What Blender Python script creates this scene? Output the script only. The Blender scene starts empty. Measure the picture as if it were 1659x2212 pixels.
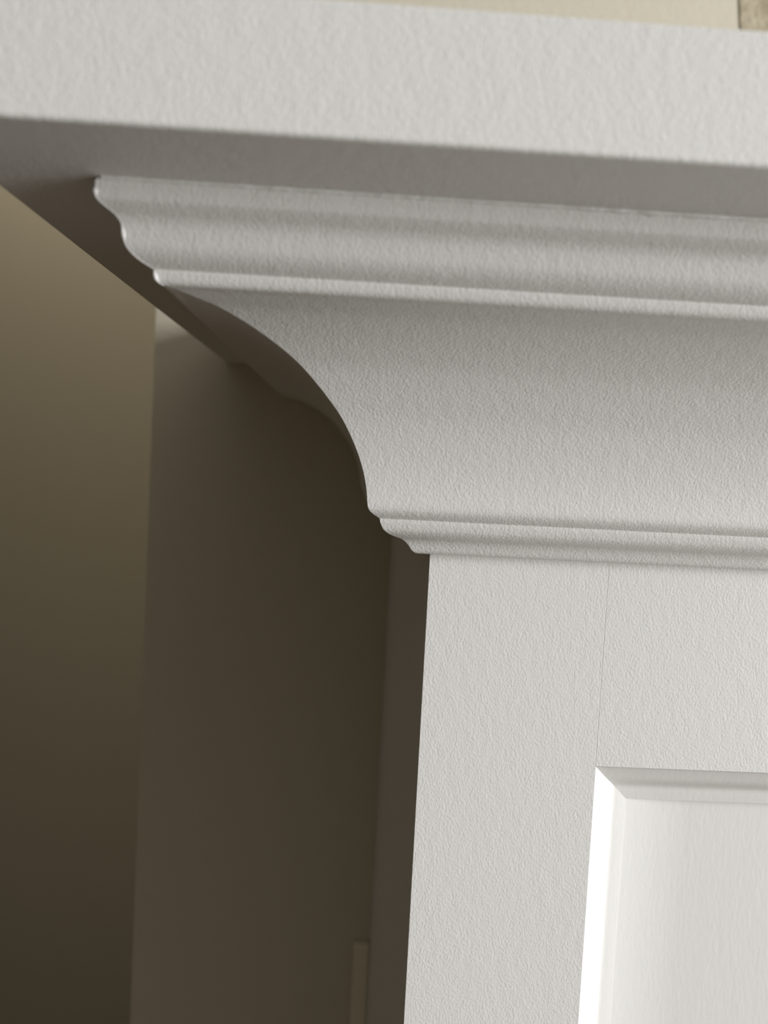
import bpy, math, random
from mathutils import Vector, Matrix
random.seed(7)
S = bpy.context.scene
COL = S.collection

# ------------------------------------------------------------------ camera
# metres; x right along the mantel, y back into the wall, z up;
# origin = upper front left corner of the mantel body, right under the crown.
F_PX = 1804.6
cam = bpy.data.cameras.new('camera'); cam_o = bpy.data.objects.new('camera', cam); COL.objects.link(cam_o)
cam.sensor_fit = 'VERTICAL'; cam.sensor_height = 36.0; cam.lens = F_PX / 2212 * 36.0
cam.clip_start = 0.01; cam.clip_end = 50
YAW, PIT, ROL = 0.03846, -0.0572, 0.0524
fwd = Vector((math.sin(YAW)*math.cos(PIT), math.cos(YAW)*math.cos(PIT), math.sin(PIT)))
rgt = Vector((math.cos(YAW), -math.sin(YAW), 0)); upv = rgt.cross(fwd)
r2 = rgt*math.cos(ROL) + upv*math.sin(ROL); u2 = -rgt*math.sin(ROL) + upv*math.cos(ROL)
M = Matrix((r2, u2, -fwd)).transposed().to_4x4(); M.translation = Vector((-0.02526, -0.26229, 0.02812))
cam_o.matrix_world = M
cam.dof.use_dof = True; cam.dof.focus_distance = 0.258; cam.dof.aperture_fstop = 10.5
S.camera = cam_o

# ------------------------------------------------------------------ light
FLOOR, CEIL = -1.25, 1.30
XL, XR, YF = -8.0, 1.80, -4.6           # left, right, front wall
WY0, WY1, WZ0, WZ1 = -1.75, -0.45, -0.50, 0.90   # window opening in the right wall
S.view_settings.view_transform = 'Standard'; S.view_settings.look = 'None'
S.view_settings.gamma = 1.0; S.view_settings.use_curve_mapping = False
S.view_settings.exposure = 0.43
w = bpy.data.worlds.new('world'); S.world = w; w.use_nodes = True
w.node_tree.nodes['Background'].inputs[0].default_value = (0.75, 0.86, 1.0, 1)
w.node_tree.nodes['Background'].inputs[1].default_value = 1.0
def area(name, loc, aim, sx, sy, power, col):
    l = bpy.data.lights.new(name, 'AREA'); l.shape = 'RECTANGLE'; l.size = sx; l.size_y = sy
    l.energy = power; l.color = col
    o = bpy.data.objects.new(name, l); COL.objects.link(o); o.location = loc
    o.rotation_euler = Vector(aim).to_track_quat('-Z', 'Y').to_euler(); return o
area('window_daylight', (XR-0.02, (WY0+WY1)/2, (WZ0+WZ1)/2), (-1, 0, 0), WZ1-WZ0-.1, WY1-WY0-.1, 50, (0.97, 0.977, 0.985))

# ------------------------------------------------------------------ helpers
def new_mat(name, col, rough=0.5, spec=0.5, bump=None, mottle=None):
    m = bpy.data.materials.new(name); m.use_nodes = True; nt = m.node_tree; b = nt.nodes['Principled BSDF']
    b.inputs['Base Color'].default_value = (*col, 1); b.inputs['Roughness'].default_value = rough
    b.inputs['Specular IOR Level'].default_value = spec
    tc = nt.nodes.new('ShaderNodeTexCoord')
    if mottle:
        sc, c2 = mottle
        n = nt.nodes.new('ShaderNodeTexNoise'); n.inputs['Scale'].default_value = sc; n.inputs['Detail'].default_value = 4
        r = nt.nodes.new('ShaderNodeValToRGB'); r.color_ramp.elements[0].position = .35; r.color_ramp.elements[1].position = .65
        r.color_ramp.elements[0].color = (*col, 1); r.color_ramp.elements[1].color = (*c2, 1)
        nt.links.new(tc.outputs['Object'], n.inputs['Vector']); nt.links.new(n.outputs['Fac'], r.inputs['Fac'])
        nt.links.new(r.outputs['Color'], b.inputs['Base Color'])
    if bump:
        sc, dist, stretch = bump
        mp = nt.nodes.new('ShaderNodeMapping'); mp.inputs['Scale'].default_value = stretch
        mp.inputs['Rotation'].default_value = (0, 0.35, 0)
        n1 = nt.nodes.new('ShaderNodeTexNoise'); n1.inputs['Scale'].default_value = sc; n1.inputs['Detail'].default_value = 2.5
        n1.inputs['Roughness'].default_value = .55
        n2 = nt.nodes.new('ShaderNodeTexNoise'); n2.inputs['Scale'].default_value = sc*.22; n2.inputs['Detail'].default_value = 2
        mx = nt.nodes.new('ShaderNodeMath'); mx.operation = 'MULTIPLY_ADD'; mx.inputs[1].default_value = .7
        bp = nt.nodes.new('ShaderNodeBump'); bp.inputs['Strength'].default_value = 1.0; bp.inputs['Distance'].default_value = dist
        nt.links.new(tc.outputs['Object'], mp.inputs['Vector'])
        nt.links.new(mp.outputs[0], n1.inputs['Vector']); nt.links.new(mp.outputs[0], n2.inputs['Vector'])
        nt.links.new(n2.outputs['Fac'], mx.inputs[0]); nt.links.new(n1.outputs['Fac'], mx.inputs[2])
        nt.links.new(mx.outputs[0], bp.inputs['Height']); nt.links.new(bp.outputs[0], b.inputs['Normal'])
    return m
WHITE = (0.80, 0.785, 0.755)
M_PAINT = new_mat('white_paint_rolled', WHITE, .55, .25, bump=(1400, .00016, (1, 1, .7)))
M_SMOOTH = new_mat('white_paint_brushed', WHITE, .5, .3, bump=(700, .00007, (1, 1, .3)))
M_CREAM = new_mat('cream_paint', (.86, .80, .62), .5, .3, bump=(700, .00007, (1, 1, .3)))
M_CAULK = new_mat('white_caulk', (.83, .815, .79), .35, .5, bump=(400, .0003, (1, 1, 1)))
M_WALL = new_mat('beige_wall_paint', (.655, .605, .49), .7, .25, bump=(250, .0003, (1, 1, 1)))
M_WALL2 = new_mat('low_bounce_wall_paint', (.24, .205, .15), .7, .25, bump=(250, .0003, (1, 1, 1)))  # dark brown for unseen walls, added to cut bounce light on the left
M_CEIL = new_mat('ceiling_paint', (.58, .56, .52), .8, .2)
M_FLOOR = new_mat('carpet', (.10, .075, .05), .95, .1, bump=(180, .003, (1, 1, 1)), mottle=(40, (.135, .10, .07)))
M_POT = new_mat('mottled_stoneware', (.38, .32, .22), .75, .25, bump=(120, .002, (1, 1, 1)), mottle=(95, (.52, .46, .34)))
M_DARK = new_mat('black_slate', (.025, .025, .027), .45, .5, bump=(60, .001, (1, 1, 1)))
M_SOOT = new_mat('soot', (.015, .013, .012), .9, .1)
M_GLASS = new_mat('window_glass', (.9, .95, .95), .02, .5)
M_GLASS.node_tree.nodes['Principled BSDF'].inputs['Transmission Weight'].default_value = 1.0
M_TRIM = new_mat('trim_metal', (.8, .8, .78), .4, .5)

def mesh_obj(name, verts, faces, mat, parent=None, smooth=None, kind=None):
    me = bpy.data.meshes.new(name); me.from_pydata(verts, [], faces); me.update()
    me.materials.append(mat)
    if smooth is not None:
        for p in me.polygons: p.use_smooth = True
        me.set_sharp_from_angle(angle=math.radians(smooth))
    o = bpy.data.objects.new(name, me); COL.objects.link(o)
    if parent: o.parent = parent; o.matrix_parent_inverse = parent.matrix_world.inverted()
    if kind: o['kind'] = kind
    return o
def box_vf(x0, x1, y0, y1, z0, z1):
    v = [(x0,y0,z0),(x1,y0,z0),(x1,y1,z0),(x0,y1,z0),(x0,y0,z1),(x1,y0,z1),(x1,y1,z1),(x0,y1,z1)]
    f = [(0,3,2,1),(4,5,6,7),(0,1,5,4),(1,2,6,5),(2,3,7,6),(3,0,4,7)]
    return v, f
def box(name, x0, x1, y0, y1, z0, z1, mat, parent=None, bevel=0, kind=None):
    o = mesh_obj(name, *box_vf(x0, x1, y0, y1, z0, z1), mat, parent, kind=kind)
    if bevel:
        b = o.modifiers.new('bevel', 'BEVEL'); b.width = bevel; b.segments = 3; b.limit_method = 'NONE'
        for p in o.data.polygons: p.use_smooth = True
        n = o.modifiers.new('wn', 'WEIGHTED_NORMAL')
    return o
def boxes(name, lst, mat, parent=None, kind=None):
    V, Fc = [], []
    for b in lst:
        v, f = box_vf(*b); k = len(V); V += v; Fc += [tuple(i+k for i in q) for q in f]
    return mesh_obj(name, V, Fc, mat, parent, kind=kind)
def sweep(name, sections, mat, parent=None, smooth=35):
    """sections: list of closed rings (same count); skinned and capped"""
    n = len(sections[0]); V = [p for s in sections for p in s]; Fc = []
    for k in range(len(sections)-1):
        for i in range(n):
            j = (i+1) % n; Fc.append((k*n+i, k*n+j, (k+1)*n+j, (k+1)*n+i))
    Fc.append(tuple(range(n-1, -1, -1))); Fc.append(tuple((len(sections)-1)*n+i for i in range(n)))
    o = mesh_obj(name, V, Fc, mat, parent, smooth)
    import bmesh
    bm = bmesh.new(); bm.from_mesh(o.data); bmesh.ops.recalc_face_normals(bm, faces=bm.faces); bm.to_mesh(o.data); bm.free()
    return o
def catmull(pts, sub):
    out = []
    for i in range(len(pts)-1):
        p0 = pts[max(i-1, 0)]; p1 = pts[i]; p2 = pts[i+1]; p3 = pts[min(i+2, len(pts)-1)]
        for s in range(sub):
            t = s/sub
            out.append(tuple(.5*((2*b)+(c-a)*t+(2*a-5*b+4*c-d)*t*t+(3*b-a-3*c+d)*t**3) for a, b, c, d in zip(p0, p1, p2, p3)))
    out.append(pts[-1]); return out
def tube(name, pts, rad, mat, parent=None, seg=8):
    """closed-ended bead along pts; rad is a function of the index"""
    secs = []
    for i, p in enumerate(pts):
        a = Vector(pts[max(i-1, 0)]); b = Vector(pts[min(i+1, len(pts)-1)]); t = (b-a).normalized()
        n = t.cross(Vector((0, 0, 1)));  n = n if n.length > 1e-3 else t.cross(Vector((1, 0, 0))); n.normalize(); m = t.cross(n)
        r = rad(i)
        secs.append([tuple(Vector(p)+r*(math.cos(k*2*math.pi/seg)*n+math.sin(k*2*math.pi/seg)*m)) for k in range(seg)])
    return sweep(name, secs, mat, parent, 60)
def tag(o, label, cat, group=None):
    o['label'] = label; o['category'] = cat
    if group: o['group'] = group

# ------------------------------------------------------------------ room
D = 0.2598            # wall plane behind the mantel
XC = -0.151           # outer corner of the chimney breast
YA = 1.50             # wall of the recess beside the breast
box('wall_back', XC, XR, D, YA+.1, FLOOR, CEIL, M_WALL, kind='structure')
XN = -0.97            # left side of that recess
box('wall_recess_added', XL, XN, D, YA+.1, FLOOR, CEIL, M_WALL2, kind='structure')  # unseen side block, added so less room light reaches the alcove
box('wall_alcove', XN, XC, YA, YA+.1, FLOOR, CEIL, M_WALL, kind='structure')
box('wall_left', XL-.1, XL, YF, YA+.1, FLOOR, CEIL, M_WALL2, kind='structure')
box('wall_front', XL-.1, XR+.1, YF-.1, YF, FLOOR, CEIL, M_WALL, kind='structure')
boxes('wall_right', [(XR, XR+.1, YF, WY0, FLOOR, CEIL), (XR, XR+.1, WY1, YA+.1, FLOOR, CEIL),
                     (XR, XR+.1, WY0, WY1, FLOOR, WZ0), (XR, XR+.1, WY0, WY1, WZ1, CEIL)], M_WALL, kind='structure')
box('floor', XL-.1, XR+.1, YF-.1, YA+.1, FLOOR-.1, FLOOR, M_FLOOR, kind='structure')
box('ceiling', XL-.1, XR+.1, YF-.1, YA+.1, CEIL, CEIL+.1, M_CEIL, kind='structure')
wf = boxes('window_1', [(XR+.02, XR+.07, WY0, WY0+.05, WZ0, WZ1), (XR+.02, XR+.07, WY1-.05, WY1, WZ0, WZ1),
                        (XR+.02, XR+.07, WY0+.05, WY1-.05, WZ0, WZ0+.05), (XR+.02, XR+.07, WY0+.05, WY1-.05, WZ1-.05, WZ1),
                        (XR+.02, XR+.07, (WY0+WY1)/2-.02, (WY0+WY1)/2+.02, WZ0+.05, WZ1-.05)], M_SMOOTH, kind='structure')
ym = (WY0+WY1)/2
for a, b in ((WY0+.05, ym-.02), (ym+.02, WY1-.05)):
    box('pane', XR+.04, XR+.046, a, b, WZ0+.05, WZ1-.05, M_GLASS, wf)

# ------------------------------------------------------------------ mantelpiece
W = 1.50; H = 0.085; SX, SY = 0.1069, 0.1107; TOP = 0.1091; T = .019
root = bpy.data.objects.new('mantelpiece', None); COL.objects.link(root); root.location = (W/2, 0.1, FLOOR)
bpy.context.view_layer.update()
tag(root, 'white painted wooden mantelpiece with deep crown moulding under its shelf', 'mantelpiece')

sb = box('shelf_board', -SX, W+SX, -SY, D-.0005, H, TOP, M_PAINT, root, bevel=.0009)

prof_top = [(.0819,.0848),(.0821,.0828),(.0820,.0810),(.0815,.0802),(.0803,.0793),(.0789,.0784),(.0780,.0773),(.0776,.0762),(.0773,.0742),
            (.0769,.0725),(.0759,.0711),(.0743,.0699),(.0722,.0689)]
prof_fil = [(.0718,.0687),(.0718,.0681),(.0715,.0669),(.0710,.0661),(.0702,.06565),(.0692,.0655)]
prof_cove = [(.0680,.0654),(.0633,.0644),(.0599,.0636),(.0559,.0621),(.0509,.0597),(.0466,.0572),(.0417,.0538),(.0380,.0504),
             (.0340,.0461),(.0293,.0402),(.0254,.0331),(.0229,.0268),(.0215,.0213),(.0208,.0160)]
prof_bot = [(.0205,.0150),(.0200,.0143),(.0190,.0134),(.0174,.0124),(.0170,.0121)]
prof_bot2 = [(.0168,.0112),(.0165,.0104),(.0157,.0089),(.0146,.0079),(.0134,.0072),(.0118,.0065),(.0101,.0059)]
prof_bot3 = [(.0092,.0054),(.0083,.0047),(.0074,.0037),(.0064,.0023),(.0056,.0015),(.0046,.0010)]
PROF = [(.0818,.0850)] + catmull(prof_top, 3) + catmull(prof_fil, 3) + catmull(prof_cove, 4) + catmull(prof_bot, 2) + catmull(prof_bot2, 3) + catmull(prof_bot3, 2)
BACK = [(0.0, .0010), (0.0, .0850)]
RING = PROF + BACK
NX = 40
crown = sweep('crown_moulding', [[(-p + (W+2*p)*k/NX, -p, h) for p, h in RING] for k in range(NX+1)], M_PAINT, root)
sweep('crown_moulding', [[(-p, -p + (D-.0005+p)*k/6, h) for p, h in RING] for k in range(7)], M_PAINT, root)
sweep('crown_moulding', [[(W+p, -p + (D-.0005+p)*k/6, h) for p, h in RING] for k in range(7)], M_PAINT, root)
# paint and caulk built up along the mitre and along the top edge of the crown
mit = [(-p-.00005, -p-.0001, h) for p, h in PROF[2:52]]
def burr(i):
    h = mit[i][2]; r = .00006
    for c, wd, a in ((.0818, .0009, .00052), (.0746, .0013, .00042), (.0671, .0011, .00048)):
        r += a*max(0.0, 1-((h-c)/wd)**2)
    return r
tube('mitre_caulk', mit, burr, M_CAULK, crown)
cl = [(-.081+i*.0022, -.0820, .0848) for i in range(0, 140)]
jit = [random.random() for _ in cl]
tube('caulk_bead', cl, lambda i: .00045+.0004*jit[i]**4+(.0007*jit[i]**2*(i % 2) if .024 < cl[i][0] < .05 else 0), M_CAULK, crown, 7)

LEGW = 0.30; SW = .0575; ZT = -.0658
LEGB = FLOOR+.16
def frame_moulding(x0, x1, z0, z1, parent):
    """mitred sticking around a recessed panel; w = inward, d = depth below the face"""
    pr = catmull([(0,.0),(.0003,.0006),(.0022,.0020),(.0046,.0036),(.0062,.0052),(.0076,.0072),(.0088,.0085)], 3)+catmull([(.0096,.0088),(.0116,.0092),(.0140,.0098)], 2)
    ring = pr + [(.0140,.0160),(0,.0160)]
    def lp(w_, d_): return [(x0+w_, d_, z0+w_), (x1-w_, d_, z0+w_), (x1-w_, d_, z1-w_), (x0+w_, d_, z1-w_)]
    for k in range(4):
        A = [lp(w_, d_)[k] for w_, d_ in ring]; B = [lp(w_, d_)[(k+1) % 4] for w_, d_ in ring]
        sweep('panel_moulding', [A, B], M_SMOOTH, parent, 40)
def leg(xa, flip):
    xb = xa+LEGW
    g = .00003                                  # hairline joints between the boards
    core = boxes('mantel_leg', [(xa, xb, .0191, D-.0005, FLOOR, 0.0848)], M_PAINT, root)
    box('stile', xa, xa+SW, 0, T, LEGB, .0848, M_PAINT, core, bevel=.00016)
    box('stile', xb-SW+g, xb, 0, T, LEGB, ZT-g, M_PAINT, core, bevel=.0004)
    box('rail', xa+SW+g, xb-SW-g, 0, T, LEGB, LEGB+.07, M_PAINT, core, bevel=.0002)
    pz0, pz1 = LEGB+.07+g, ZT-g
    # panel dished towards its two long edges
    PX0, PX1, LD = xa+SW+.0136, xb-SW-.0136, .024
    xs = [PX0+LD*k/12 for k in range(13)] + [PX1-LD*k/12 for k in range(12, -1, -1)]
    def dep(x):
        t = max(0.0, 1-min(x-PX0, PX1-x)/LD); return .0124-.0024*t*t
    ring = [(x, dep(x)) for x in xs] + [(PX1, T), (PX0, T)]
    sweep('panel', [[(x, d_, pz0+.0136) for x, d_ in ring], [(x, d_, pz1-.0136) for x, d_ in ring]], M_SMOOTH, core, 30)
    frame_moulding(xa+SW+g, xb-SW-g, pz0, pz1, core)
    box('plinth', xa-.012, xb+.012, -.014, .019, FLOOR, LEGB, M_PAINT, core, bevel=.002)
    return core
def leg_pair():
    leg(0.0, False)
    leg(W-LEGW, True)
leg_pair()
g = .00003
# one long rail runs under the crown between the outer stiles
box('rail', SW, W-LEGW-g, 0, T, ZT, .0848, M_PAINT, root, bevel=.00012)
box('rail', W-LEGW+SW+g, W-g, 0, T, ZT, .0848, M_PAINT, root, bevel=.0002)
box('frieze_board', LEGW+g, W-LEGW-g, .002, T, -.30, ZT-g, M_PAINT, root, bevel=.0004)
boxes('surround_slab', [(LEGW+g, LEGW+.14, .03, .05, FLOOR, -.30), (W-LEGW-.14, W-LEGW-g, .03, .05, FLOOR, -.30),
                        (LEGW+.14, W-LEGW-.14, .03, .05, -.50, -.30)], M_DARK, root)
boxes('firebox', [(LEGW+.14, W-LEGW-.14, .24, .2590, FLOOR, -.50), (LEGW+.13, LEGW+.14, .05, .24, FLOOR, -.50),
                  (W-LEGW-.14, W-LEGW-.13, .05, .24, FLOOR, -.50)], M_SOOT, root)
# slim strip closing the gap between the mantel's side and the wall
box('scribe_strip', -.0103, -.0002, D-.0075, D-.0005, FLOOR, -.2788, M_CREAM, root, bevel=.0012)

# ------------------------------------------------------------------ hanging above the shelf
# thin woven hanging on the wall; its left side runs slightly aslant
def hanging():
    y0, y1 = D-.0011, D-.0002
    nx, nz = 24, 30; V = []; Fc = []
    for k in range(nz+1):
        z = .16+.40*k/nz; xl = .1980-.16*(z-.31)+.0006*math.sin(k*2.1); xr = W-xl
        for y in (y0, y1):
            V += [(xl+(xr-xl)*i/nx, y+(.00025*math.sin(i*.9+k*.7) if y == y0 else 0), z) for i in range(nx+1)]
    n = nx+1
    def id_(k, s_, i): return k*2*n+s_*n+i
    for k in range(nz):
        for i in range(nx):
            Fc.append((id_(k,0,i), id_(k,0,i+1), id_(k+1,0,i+1), id_(k+1,0,i)))
            Fc.append((id_(k,1,i), id_(k+1,1,i), id_(k+1,1,i+1), id_(k,1,i+1)))
        Fc.append((id_(k,0,0), id_(k+1,0,0), id_(k+1,1,0), id_(k,1,0)))
        Fc.append((id_(k,0,nx), id_(k,1,nx), id_(k+1,1,nx), id_(k+1,0,nx)))
    for i in range(nx):
        Fc.append((id_(0,0,i), id_(0,1,i), id_(0,1,i+1), id_(0,0,i+1)))
        Fc.append((id_(nz,0,i), id_(nz,0,i+1), id_(nz,1,i+1), id_(nz,1,i)))
    return mesh_obj('wall_hanging', V, Fc, M_POT, smooth=40)
tag(hanging(), 'mottled tan textured hanging on the wall above the mantel shelf', 'wall hanging')

# ------------------------------------------------------------------ unseen lamp added to grade the alcove wall from bright to dark
def lathe(name, prof, c, mat, parent=None, seg=48, smooth=50):
    V = []; Fc = []; n = len(prof)
    for k in range(seg):
        a = 2*math.pi*k/seg
        V += [(c[0]+r*math.cos(a), c[1]+r*math.sin(a), c[2]+z) for r, z in prof]
    for k in range(seg):
        j = (k+1) % seg
        for i in range(n-1): Fc.append((k*n+i, j*n+i, j*n+i+1, k*n+i+1))
    return mesh_obj(name, V, Fc, mat, parent, smooth)
LX, LY = -.55, 1.25
cl_o = lathe('added_alcove_lamp', [(.075, 0), (.075, -.006), (.055, -.004), (.05, .0)], (LX, LY, CEIL), M_TRIM)
tag(cl_o, 'round ceiling lamp added out of view to light the alcove wall', 'lamp')
pl = bpy.data.lights.new('added_alcove_spot', 'SPOT'); pl.energy = 13.5; pl.shadow_soft_size = .04; pl.color = (1, .93, .80)  # added spot that makes the alcove wall fade downwards
pl.spot_size = math.radians(150); pl.spot_blend = 1.0
po = bpy.data.objects.new('added_alcove_spot', pl); COL.objects.link(po); po.location = (LX, LY, CEIL-.03)
